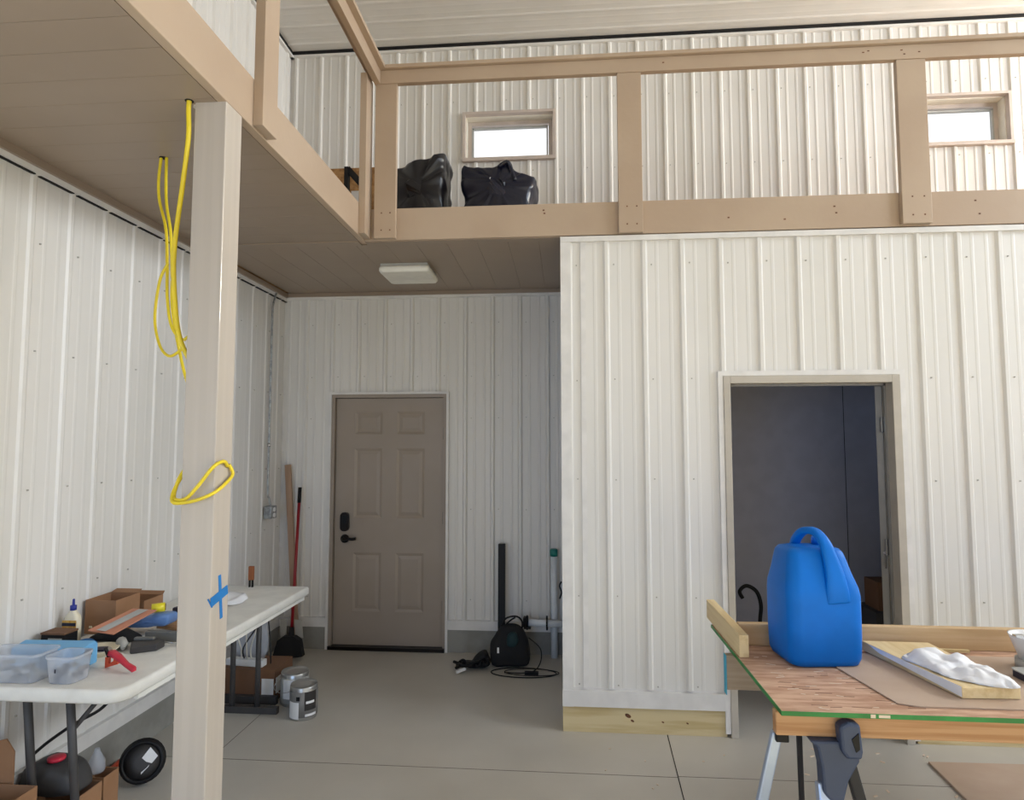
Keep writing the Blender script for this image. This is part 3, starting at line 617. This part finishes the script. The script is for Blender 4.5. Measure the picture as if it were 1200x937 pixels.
crumple([(-2.15, T+.002), (-2.12, T+.03), (-2.04, T+.038), (-1.97, T+.02), (-1.93, T+.035), (-1.91, T+.015), (-1.925, T+.002)], 3.60, 3.84, .01, 4, flat_bottom=T+.001).build('wrap_body', 'white_cloth', t)
t = thing('paint_brush', 'small brown brush standing on the far edge of the table left of the door', 'brush', (-2.06, 4.11, T))
B(-2.078, -2.043, 4.10, 4.118, T+.045, T+.135).build('brush_handle', 'broom_brown', t, bevel=.003)
MB().box(-2.075, -2.066, 4.103, 4.115, T, T+.045).box(-2.056, -2.046, 4.103, 4.115, T, T+.045).build('bristles', 'black', t)

# ---------------------------------------------------------------- floor things, left
t = thing('paint_can', 'silver paint can with grey label and black spout mark, nearer of the two cans', 'can', (-1.625, 3.96, 0))
def can(cx, cy_, r, h_, t, lab):
    MB().lathe([(r*.96, 0), (r, .006), (r, h_-.01), (r*.95, h_), (r*.93, h_-.006), (r*.5, h_-.008)], cx, cy_, 0, 28).build('can_body', 'can_metal', t)
    MB().lathe([(r+.0008, .02), (r+.0008, h_-.03)], cx, cy_, 0, 28).build('label', lab, t)
can(-1.625, 3.96, .083, .20, t, 'can_label')
def patch(t, cx, cy_, r, a0, a1, z0, z1, m, nm): 
    mb = MB(); n = 8
    vs = [(cx+r*math.cos(a0+(a1-a0)*k/n), cy_+r*math.sin(a0+(a1-a0)*k/n), z) for z in (z0, z1) for k in range(n+1)]
    mb.add(vs, [(k, k+1, n+2+k, n+1+k) for k in range(n)]); return mb.build(nm, m, t, fix=False)
patch(t, -1.625, 3.96, .0848, 3.75, 4.75, .012, .11, 'white', 'paper_sticker'); patch(t, -1.625, 3.96, .0848, 5.15, 6.1, .06, .17, 'can_label_dark', 'dark_print'); patch(t, -1.625, 3.96, .0848, 5.2, 6.1, .025, .04, 'white', 'print_band')
patch(t, -1.625, 3.96, .0852, 4.55, 4.82, .12, .145, 'black', 'drip'); patch(t, -1.625, 3.96, .0852, 5.25, 5.9, .10, .115, 'white', 'print_band')
t = thing('paint_can', 'larger paint can with white paper label, behind the grey-labelled can', 'can', (-1.76, 4.16, 0))
can(-1.77, 4.16, .088, .205, t, 'gray_light'); patch(t, -1.77, 4.16, .0895, 4.2, 5.9, .05, .17, 'white', 'paper_sticker')
MB().tube(smoothpts([(-1.855, 4.13, .17), (-1.87, 4.07, .12), (-1.80, 4.04, .10), (-1.71, 4.05, .13), (-1.685, 4.13, .17)], 5), .002, 6).build('wire_handle', 'can_metal', t)
c = cbox('cardboard_box', -2.30, -1.90, 4.14, 4.42, 0, .20, 'closed brown box with white labels standing under the far table end', False, 'cardboard_dark')
B(-2.30, -1.90, 4.14, 4.42, .20, .205).build('lid', 'cardboard_dark', c); B(-1.985, -1.905, 4.137, 4.139, .05, .15).build('white_label', 'white', c); B(-1.899, -1.8975, 4.16, 4.25, .05, .15).build('white_label', 'white', c)
B(-2.31, -1.87, 4.10, 4.135, .001, .05).build('pallet_edge', 'gray_dark', c)
t = thing('power_strip', 'white power strip with cords resting on the box under the table', 'power strip', (-2.12, 4.25, .21))
MB().box(-2.27, -2.0, 4.19, 4.25, .206, .25, rz=-.1).build('strip_body', 'white', t, bevel=.006)
for k, (x, m_) in enumerate(((-2.17, 'cable_white'), (-2.13, 'cable_white'), (-2.10, 'cable_white'), (-2.15, 'cable_black'))):
    MB().tube(smoothpts([(x, 4.22, .25), (x+.005, 4.2, .33), (x+.05*(k-1), 4.2, .48), (x+.06*(k-1), 4.22, .60), (x+.03, 4.26, .66)], 5), .005, 6).build('cord', m_, t)
MB().tube(smoothpts([(-2.02, 4.24, .655), (-1.99, 4.22, .52), (-1.96, 4.2, .35), (-1.965, 4.22, .22)], 6), .005, 6).build('cord', 'cable_black', t)
t = thing('plastic_wrap', 'translucent plastic packaging standing in the clutter under the far table end', 'wrap', (-2.15, 4.35, .207))
crumple([(-2.27, .21), (-2.27, .56), (-2.2, .64), (-2.1, .62), (-2.06, .5), (-2.08, .21)], 4.30, 4.40, .012, 12, flat_bottom=.207, crease=.012).build('wrap_body', 'clear_plastic', t)
# coil
t = thing('cable_spool', 'round black coil with white tag on the floor beside the post', 'spool', (-2.11, 3.20, .0))
cc = Vector((-2.105, 3.13, .108)); ax = Vector((.45, -.85, .25)).normalized(); e1 = ax.orthogonal().normalized(); e2 = ax.cross(e1)
circ = lambda r, off, n=28: [cc+ax*off+(e1*math.cos(2*PI*k/n)+e2*math.sin(2*PI*k/n))*r for k in range(n)]
for off, r, rr_ in ((-.03, .088, .010), (-.015, .092, .010), (0, .094, .010), (.015, .092, .010), (.03, .088, .010)): MB().tube(circ(r, off), rr_, 8, closed=True).build('coil', 'black', t)
MB().loft([circ(.085, .032), circ(.03, .044)]).build('face_disc', 'gray_dark', t)
pz = lambda a, b, o: cc+e1*a+e2*b+ax*o
q = []
for a0, r0_, r1_, m_, nm in ((.2, .03, .08, 'white', 'white_tag'),):
    for aa in (0,):
        pass
def poly_on(t, pts, off, m_, nm):
    MB().add([pz(a, b, off) for a, b in pts]+[pz(a, b, off-.003) for a, b in pts], [tuple(range(len(pts))), tuple(reversed(range(len(pts), 2*len(pts))))]+[(i, (i+1) % len(pts), len(pts)+(i+1) % len(pts), len(pts)+i) for i in range(len(pts))]).build(nm, m_, t)
up_ = Vector((0, 0, 1)); ua = e1.dot(up_); ub = e2.dot(up_); rt = ax.cross(up_).normalized()*-1; ra, rb_ = e1.dot(Vector((1, .4, 0)).normalized()), e2.dot(Vector((1, .4, 0)).normalized())
def rc(r_, u_): return (ra*r_+ua*u_, rb_*r_+ub*u_)
poly_on(t, [rc(.0, .02), rc(.035, .065), rc(.07, .02), rc(.045, -.01), rc(.02, .0)], .046, 'white', 'white_tag')
poly_on(t, [rc(0, -.045), rc(.03, -.025), rc(.035, -.015), rc(.02, -.03), rc(.0, -.055)], .046, 'white', 'white_tag')
# clutter at bottom left under the near end
cbox('cardboard_box', -2.37, -2.10, 2.64, 2.84, 0, .16, 'open cardboard box on the floor carrying the dark grey bag', False)
cbox('cardboard_box', -2.38, -2.14, 2.38, 2.52, 0, .30, 'nearest brown box at the bottom left frame corner, between the table legs and the wall', False)
t = thing('cardboard_flap', 'torn cardboard piece standing upright at the bottom left frame edge', 'cardboard', (-2.3, 2.54, 0))
MB().prism_y([(-2.38, 0), (-2.26, 0), (-2.262, .42), (-2.30, .47), (-2.38, .45)], 2.535, 2.541).build('sheet', 'cardboard', t)
t = thing('dark_bag', 'dark grey soft bag sitting on a cardboard box under the near table end', 'bag', (-2.25, 2.74, .165))
crumple([(-2.375, .17), (-2.37, .23), (-2.33, .285), (-2.24, .295), (-2.16, .27), (-2.12, .22), (-2.125, .17), (-2.25, .164)], 2.655, 2.825, .006, 21, flat_bottom=.163, crease=.012, pw=5).build('bag_body', 'gray_dark', t)
single(MB().lathe([(.034, 0), (.036, .008), (.034, .014), (.01, .016)], -2.235, 2.73, .298, 20), 'jar_lid', 'red', 'red round lid lying on the dark bag under the table', 'lid')
cbox('cardboard_box', -2.235, -2.115, 2.87, 2.97, 0, .155, 'small cardboard box behind the dark bag carrying a translucent jar', False)
t = thing('clear_jar', 'small translucent jar on the small cardboard box behind the table leg', 'jar', (-2.19, 2.92, .155))
MB().lathe([(.032, 0), (.036, .01), (.034, .05), (.014, .09), (.010, .105)], -2.19, 2.92, .156, 16).build('jar_body', 'clear_plastic', t)
single(MB().tube([(-2.30, 3.02, .015), (-2.345, 3.30, .015)], .014, 10), 'orange_stick', 'orange_red', 'short orange-brown stick on the floor left of the black coil', 'stick')
MB().tube(smoothpts([(-2.37, 2.75, .30), (-2.30, 2.76, .36), (-2.2, 2.78, .43), (-2.08, 2.8, .50), (-2.02, 2.82, .60), (-2.0, 2.85, .69)], 6), .007, 8).build('cord', 'cable_black', ft)
# broom, leaning board
t = thing('broom', 'red-handled broom with black bristles leaning against the left wall corner', 'broom', (-2.15, 5.0, 0))
MB().tube([(-2.155, 4.98, .20), (-2.185, 5.14, 1.20)], .0125, 10).build('handle', 'broom_red', t); MB().tube([(-2.185, 5.14, 1.20), (-2.188, 5.157, 1.325)], .015, 10).build('grip', 'black', t)
MB().tube([(-2.150, 4.96, .13), (-2.156, 4.985, .24)], [.03, .018], 10).build('socket', 'black', t)
MB().prism_y([(-2.29, .0), (-2.04, .035), (-2.065, .155), (-2.11, .185), (-2.20, .185), (-2.245, .15)], 4.92, 4.975).build('bristles', 'black_soft', t)
MB().prism_y([(-2.245, .15), (-2.2, .18), (-2.195, .30), (-2.25, .30)], 4.98, 4.985).build('white_guard', 'paper_gray', t); MB().prism_y([(-2.125, .185), (-2.06, .16), (-2.075, .30), (-2.135, .30)], 4.98, 4.985).build('white_guard', 'paper_gray', t)
single(MB().bar((-2.315, 5.20, 1.51), (-2.17, 5.12, .002), .05, .02, (0, 1, 0)), 'wood_lath', 'lean_wood', 'pale wooden lath leaning in the corner behind the red broom', 'board')
# ---------------------------------------------------------------- things beside the partition corner
t = thing('black_post', 'square black metal tube standing upright against the back wall', 'post', (-.505, 5.15, 0))
MB().bar((-.505, 5.12, 0), (-.508, 5.185, .88), .055, .055, (0, 1, 0)).build('tube', 'black', t, bevel=.004)
t = thing('pvc_pipe', 'upright white plastic pipe with teal cap beside the partition corner', 'pipe', (-.09, 5.15, 0))
MB().tube([(-.09, 5.17, 0), (-.09, 5.17, .80)], .027, 18).build('pipe', 'pvc', t); MB().lathe([(.031, 0), (.031, .05), (.026, .056)], -.09, 5.17, .79, 18).build('cap', 'teal', t)
t = thing('pvc_pipe', 'horizontal white plastic pipe strapped across the upright one', 'pipe', (-.1, 5.1, .25))
MB().tube([(-.29, 5.10, .285), (-.02, 5.10, .278)], .027, 18).build('pipe', 'pvc', t)
for x in (-.30, -.145):
    MB().tube([Vector((x, 5.10+.038*math.cos(k*PI/8), .285+.05*math.sin(k*PI/8))) for k in range(16)], .008, 6, closed=True).build('strap', 'black', t)
MB().box(-.325, -.27, 5.06, 5.14, .245, .26).box(-.33, -.31, 5.06, 5.14, .26, .325).build('bracket', 'black', t)
t = thing('drawstring_bag', 'black drawstring backpack slumped on the floor by the upright tube', 'bag', (-.45, 4.98, 0))
crumple([(-.56, .01), (-.57, .15), (-.52, .25), (-.47, .31), (-.36, .30), (-.30, .22), (-.27, .10), (-.29, .01), (-.42, .005)], 4.86, 5.06, .012, 31, nr=12, flat_bottom=.004).build('bag_body', 'black_soft', t)
crumple([(-.44, .18), (-.43, .26), (-.37, .28), (-.35, .22), (-.38, .17)], 4.84, 4.9, .008, 33).build('teal_pocket', 'teal_dark', t)
MB().tube(smoothpts([(-.49, 4.95, .29), (-.45, 4.93, .36), (-.37, 4.93, .375), (-.33, 4.95, .33), (-.335, 4.96, .26)], 6), .007, 8).build('strap', 'black', t)
MB().tube(smoothpts([(-.47, 4.94, .29), (-.42, 4.92, .345), (-.38, 4.92, .37)], 6), .006, 8).build('strap', 'black', t)
MB().tube(smoothpts([(-.28, 4.93, .22), (-.19, 4.9, .15), (-.19, 4.85, .06), (-.26, 4.8, .01), (-.45, 4.78, .01)], 6), .004, 6).build('cord', 'black', t)
B(-.512, -.498, 4.865, 4.87, .12, .16).build('white_tag', 'white', t)
t = thing('cable_bundle', 'black tangled leads with a white plug beside the backpack', 'cable', (-.72, 4.85, 0))
random.seed(3)
for k in range(6):
    pts = [(-.58+random.uniform(-.04, .0), 4.88+random.uniform(-.06, .05), .10-.01*k)]
    for i in range(5): pts.append((-.60-.055*i+random.uniform(-.03, .03), 4.85+random.uniform(-.07, .06), max(.012, .06-.012*i+random.uniform(-.01, .03))))
    MB().tube(smoothpts(pts, 5), .011, 8).build('lead', 'black', t)
crumple([(-.74, .006), (-.71, .06), (-.65, .10), (-.60, .12), (-.585, .01)], 4.84, 4.96, .02, 41, flat_bottom=.004).build('lead_heap', 'black_soft', t)
MB().bar((-.80, 4.74, .015), (-.74, 4.78, .03), .02, .016).build('white_plug', 'white', t)
t = thing('wire_hoop', 'thin dark wire hoop lying flat on the floor before the partition corner', 'hoop', (-.3, 4.78, 0))
MB().tube([(-.31+.24*math.cos(2*PI*k/40), 4.80+.10*math.sin(2*PI*k/40), .006) for k in range(40)], .004, 6, closed=True).build('wire_ring', 'black', t)
MB().tube([(-.25+.20*math.cos(2*PI*k/40), 4.80+.07*math.sin(2*PI*k/40), .010) for k in range(40)], .003, 6, closed=True).build('wire_ring', 'black', t)
MB().box(-.30, -.20, 4.76, 4.80, .004, .02).build('clip', 'black', t)
single(MB().tube(smoothpts([(-.03, 5.12, .60), (-.045, 5.11, .57), (-.03, 5.11, .52), (-.045, 5.11, .47)], 5), .006, 6), 'hanging_hook', 'black', 'small dark hook on the wall right beside the partition corner', 'hook')

# ---------------------------------------------------------------- work table, right
W = .815
wt = thing('work_table', 'makeshift work table of a green-edged wood sheet on framing lumber', 'table', (1.5, 2.7, 0))
XA, XB_, YA, YB2 = .699, 2.9, 2.20, 3.20
B(XA, XB_, YA, YB2, W-.014, W).build('tabletop', 'osb', wt)
MB().box(XA-.0015, XB_, YA-.002, YA, W-.0142, W+.0004).box(XA-.002, XA, YA, YB2, W-.0142, W+.0004).build('green_edge', 'green_paint', wt)
mb = MB()
random.seed(11)
for k in range(46):
    x, y = random.uniform(.75, 1.35), random.uniform(2.22, 2.75); l = random.uniform(.006, .022)
    mb.box(x-l, x+l, y-.002, y+.002, W, W+.0008, rz=random.uniform(-.4, .4))
o = mb.build('pale_wood_flakes', 'paper_light', wt); o['kind'] = 'stuff'
mb = MB()
for k in range(26):
    x, y = random.uniform(.78, 1.2), random.uniform(2.24, 2.6); l = random.uniform(.012, .035)
    mb.box(x-l, x+l, y-.0012, y+.0012, W-.0005, W+.0006, rz=random.uniform(-.12, .12))
o = mb.build('dark_wood_cracks', 'knot', wt); o['kind'] = 'stuff'
MB().box(.975, .99, YA-.003, YA-.002, W-.012, W-.001).box(1.0, 1.035, YA-.003, YA-.002, W-.011, W-.002, ).build('worn_paint_spot', 'paper_light', wt)
B(.690, XB_, 2.235, 2.273, .722, W-.0145).build('front_beam', 'fir', wt, bevel=.005)
B(.668, XB_, 2.79, 2.828, .66, W-.0145).build('rear_beam', 'fir_gray', wt, bevel=.004)
B(.6655, .668, 2.79, 2.828, .64, .80).build('cyan_tape', 'tape_cyan', wt)
t = single(B(.704, .742, 2.72, 3.32, W+.001, W+.090), 'short_stud', 'pine_y', 'pale stud standing on edge at the back left corner of the work table', 'board', bevel=.002)
t = single(B(.745, XB_, 2.882, 2.920, W+.001, W+.092), 'long_stud', 'fir_pale', 'long lumber piece standing on edge across the back of the work table', 'board', bevel=.003)
single(MB().prism([(1.045, 2.62), (1.10, 2.285), (1.16, 2.262), (2.2, 2.262), (2.2, 2.80), (1.06, 2.80)], W+.001, W+.005), 'hardboard_sheet', 'hardboard', 'thin brown hardboard sheet lying on the work table under the pale plank', 'board')
single(MB().add([(1.335, 2.335, W+.006), (1.53, 2.345, W+.006), (1.50, 2.84, W+.006), (1.235, 2.845, W+.006), (1.335, 2.335, W+.044), (1.53, 2.345, W+.044), (1.50, 2.84, W+.044), (1.235, 2.845, W+.044)], [(0, 3, 2, 1), (4, 5, 6, 7), (0, 1, 5, 4), (1, 2, 6, 5), (2, 3, 7, 6), (3, 0, 4, 7)]), 'pale_plank', 'pine_y', 'short pale plank lying flat with a white cloth draped on it', 'board', bevel=.003)
single(MB().bar((1.50, 2.85, W+.012), (1.66, 2.84, W+.012), .014, .01), 'wood_stick', 'pine', 'thin pale stick lying against the long lumber piece', 'stick')
t = thing('white_cloth', 'crumpled white cloth draped over the near end of the pale plank', 'cloth', (1.45, 2.5, W+.05))
def cloth():
    poly = [(1.285, 2.62), (1.31, 2.53), (1.34, 2.42), (1.42, 2.35), (1.49, 2.33), (1.53, 2.345), (1.545, 2.40), (1.54, 2.50), (1.52, 2.60), (1.46, 2.68), (1.37, 2.70)]
    o = smoothpts([(x, y, 0) for x, y in poly], 6, True); cx, cy_ = 1.43, 2.50; rings = []
    for i in range(12):
        s_ = 1-i/11.5; ring = []
        for p in o:
            x = cx+(p.x-cx)*s_; y = cy_+(p.y-cy_)*s_
            n1 = noise.noise(Vector((x*16, y*16, 2.3))); n2 = noise.noise(Vector((x*38, y*38, 7.1)))
            z = W+.047+.030*(1-s_**3)+(.026*n1+.012*n2)*(1 if i else .2)
            if not (x < 1.53 and y > 2.345): z -= .018*s_
            ring.append((x, y, max(W+.046 if x < 1.53 else W+.03, z)))
        rings.append(ring)
    return MB().loft(rings)
cloth().build('cloth_body', 'white_cloth', t)
MB().add([(1.236, 2.79, W+.047), (1.334, 2.334, W+.0465), (1.3335, 2.333, W+.012), (1.25, 2.72, W+.03), (1.235, 2.80, W+.044)], [(0, 1, 2, 3)]).build('hanging_edge', 'white_cloth', t, fix=False)
t = thing('blue_tin', 'dark blue flat tin at the right frame edge behind the white cloth', 'tin', (1.70, 2.55, W))
MB().prism(rrect(.16, .12, .02, 4, 1.735, 2.53), W+.006, W+.03).build('tin_body', 'navy', t); MB().prism(rrect(.164, .124, .02, 4, 1.735, 2.53), W+.03, W+.034).build('lid_rim', 'gray_light', t); MB().prism(rrect(.158, .118, .02, 4, 1.735, 2.53), W+.008, W+.028).build('paint_side', 'tape_blue', t)
t = thing('plastic_cup', 'white plastic tub with metal clip at the right frame edge', 'cup', (1.75, 2.62, W))
MB().lathe([(.055, 0), (.085, .085), (.088, .09), (.08, .088), (.055, .01)], 1.80, 2.66, W+.04, 24).build('tub_body', 'white', t); B(1.715, 1.75, 2.64, 2.66, W+.128, W+.136).build('metal_clip', 'chrome', t); MB().lathe([(.07, 0), (.07, .034)], 1.80, 2.66, W+.006, 16).build('base', 'gray_light', t)
# jug
jg = thing('water_jug', 'bright blue plastic water jug with moulded top handle on the work table', 'jug', (1.003, 2.738, W), math.radians(6))
HW = .45
secs = [(.24, .22, .000, .05), (.272, .252, .008, .055), (.29, .27, .030, .06), (.296, .276, .12, .06), (.296, .276, .27, .06), (.290, .268, .30, .06), (.262, .235, .355, .06), (.238, .205, .41, .055), (.226, .19, .432, .05), (.205, .165, .446, .045), (.16, .12, .452, .04)]
MB().loft([[(x, y, z) for x, y in rrect(a, b*.93, r*.8, 6, -.012*max(0, (z-.27)/.18), 0)] for a, b, z, r in secs]).build('jug_body', 'blue_plastic', jg, world=False)
def handle():
    c = smoothpts([(-.035, .075, .425), (-.035, .05, .47), (-.022, .01, .508), (-.002, -.045, .512), (.012, -.09, .475), (.022, -.108, .42), (.032, -.120, .36), (.038, -.124, .30), (.042, -.118, .25)], 5)
    ws = [.020, .019, .018, .018, .022, .028, .036, .044, .050]; rings = []
    n = len(c)
    for i, p in enumerate(c):
        d = (c[min(i+1, n-1)]-c[max(i-1, 0)]).normalized(); r = Vector((1, 0, 0)); r = (r-d*r.dot(d)).normalized(); q = d.cross(r)
        t_ = i/(n-1)*(len(ws)-1); k = min(int(t_), len(ws)-2); w_ = ws[k]+(ws[k+1]-ws[k])*(t_-k); h_ = .015
        rings.append([p+r*math.copysign(abs(math.cos(a))**.6, math.cos(a))*w_+q*math.copysign(abs(math.sin(a))**.6, math.sin(a))*h_ for a in [2*PI*m/14 for m in range(14)]])
    return MB().loft(rings)
handle().build('handle', 'blue_plastic', jg, world=False)
MB().lathe([(.03, 0), (.03, .028), (.026, .032)], .05, .03, .45, 18).build('cap', 'blue_plastic', jg, world=False)
# sawhorse
sh = thing('sawhorse', 'folding sawhorse with dark blue bracket and silver legs under the work table', 'sawhorse', (.87, 2.27, 0))
def leg(a, b, w_, m_, cap=None):
    a, b = Vector(a), Vector(b); o = MB().bar(a, b, w_, w_*.7, (0, 1, 0)).build('leg', m_, sh, bevel=.006)
    MB().bar(b-(b-a).normalized()*.03, b, w_+.008, w_*.7+.008, (0, 1, 0)).build('rubber_foot', 'black', o)
leg((.703, 2.27, .72), (.555, 2.33, .012), .036, 'leg_silver')
leg((.838, 2.24, .58), (.825, 2.08, .012), .050, 'leg_silver')
leg((.925, 2.27, .66), (1.095, 2.30, .012), .038, 'horse_black')
leg((.785, 2.30, .72), (.90, 2.62, .012), .020, 'horse_black')
B(.693, .735, 2.245, 2.29, .695, .722).build('leg_cap', 'black', sh, bevel=.004)
MB().prism_y([(.785, .722), (.945, .722), (.94, .66), (.905, .60), (.888, .535), (.845, .535), (.825, .56), (.822, .64), (.81, .70)], 2.205, 2.262).build('bracket', 'horse_blue', sh, bevel=.008)
MB().prism_y([(.873, .775), (.90, .79), (.938, .785), (.945, .70), (.94, .675), (.895, .675), (.878, .70)], 2.185, 2.234).build('handle_block', 'horse_blue', sh, bevel=.010)
MB().prism_y([(.908, .74), (.93, .76), (.932, .71), (.92, .70)], 2.182, 2.186).build('grip_hole', 'black', sh)
s2 = thing('sawhorse', 'second sawhorse carrying the right end of the work table', 'sawhorse', (2.6, 2.5, 0))
B(2.55, 2.66, 2.15, 2.95, .60, .655).build('bracket', 'horse_blue', s2)
for x, y in ((2.45, 2.2), (2.76, 2.2), (2.45, 2.9), (2.76, 2.9)): MB().bar((2.605, y, .62), (x, y, .01), .04, .03).build('leg', 'leg_silver', s2)
B(2.58, 2.63, 2.225, 2.285, .655, .7215).build('riser', 'horse_blue', s2)
# sheet on floor + crumbs
single(MB().prism([(1.90, 3.645), (1.865, 3.10), (1.86, 2.9), (3.0, 2.9), (3.0, 3.67)], .001, .013), 'floor_plywood', 'hardboard', 'brown plywood sheet lying on the concrete under the work table', 'board')
mb = MB(); random.seed(5)
for k in range(16): 
    x, y = random.uniform(1.2, 1.95), random.uniform(3.2, 3.8); mb.box(x-.012, x+.012, y-.004, y+.004, 0, .004, rz=random.uniform(0, 3))
for k in range(10):
    x, y = random.uniform(.2, .9), random.uniform(2.9, 3.7); mb.box(x-.006, x+.006, y-.003, y+.003, 0, .003, rz=random.uniform(0, 3))
o = mb.build('wood_chips', 'paper_light'); tag(o, 'scattered pale wood chips on the concrete floor below the work table', 'chips', None, 'stuff')
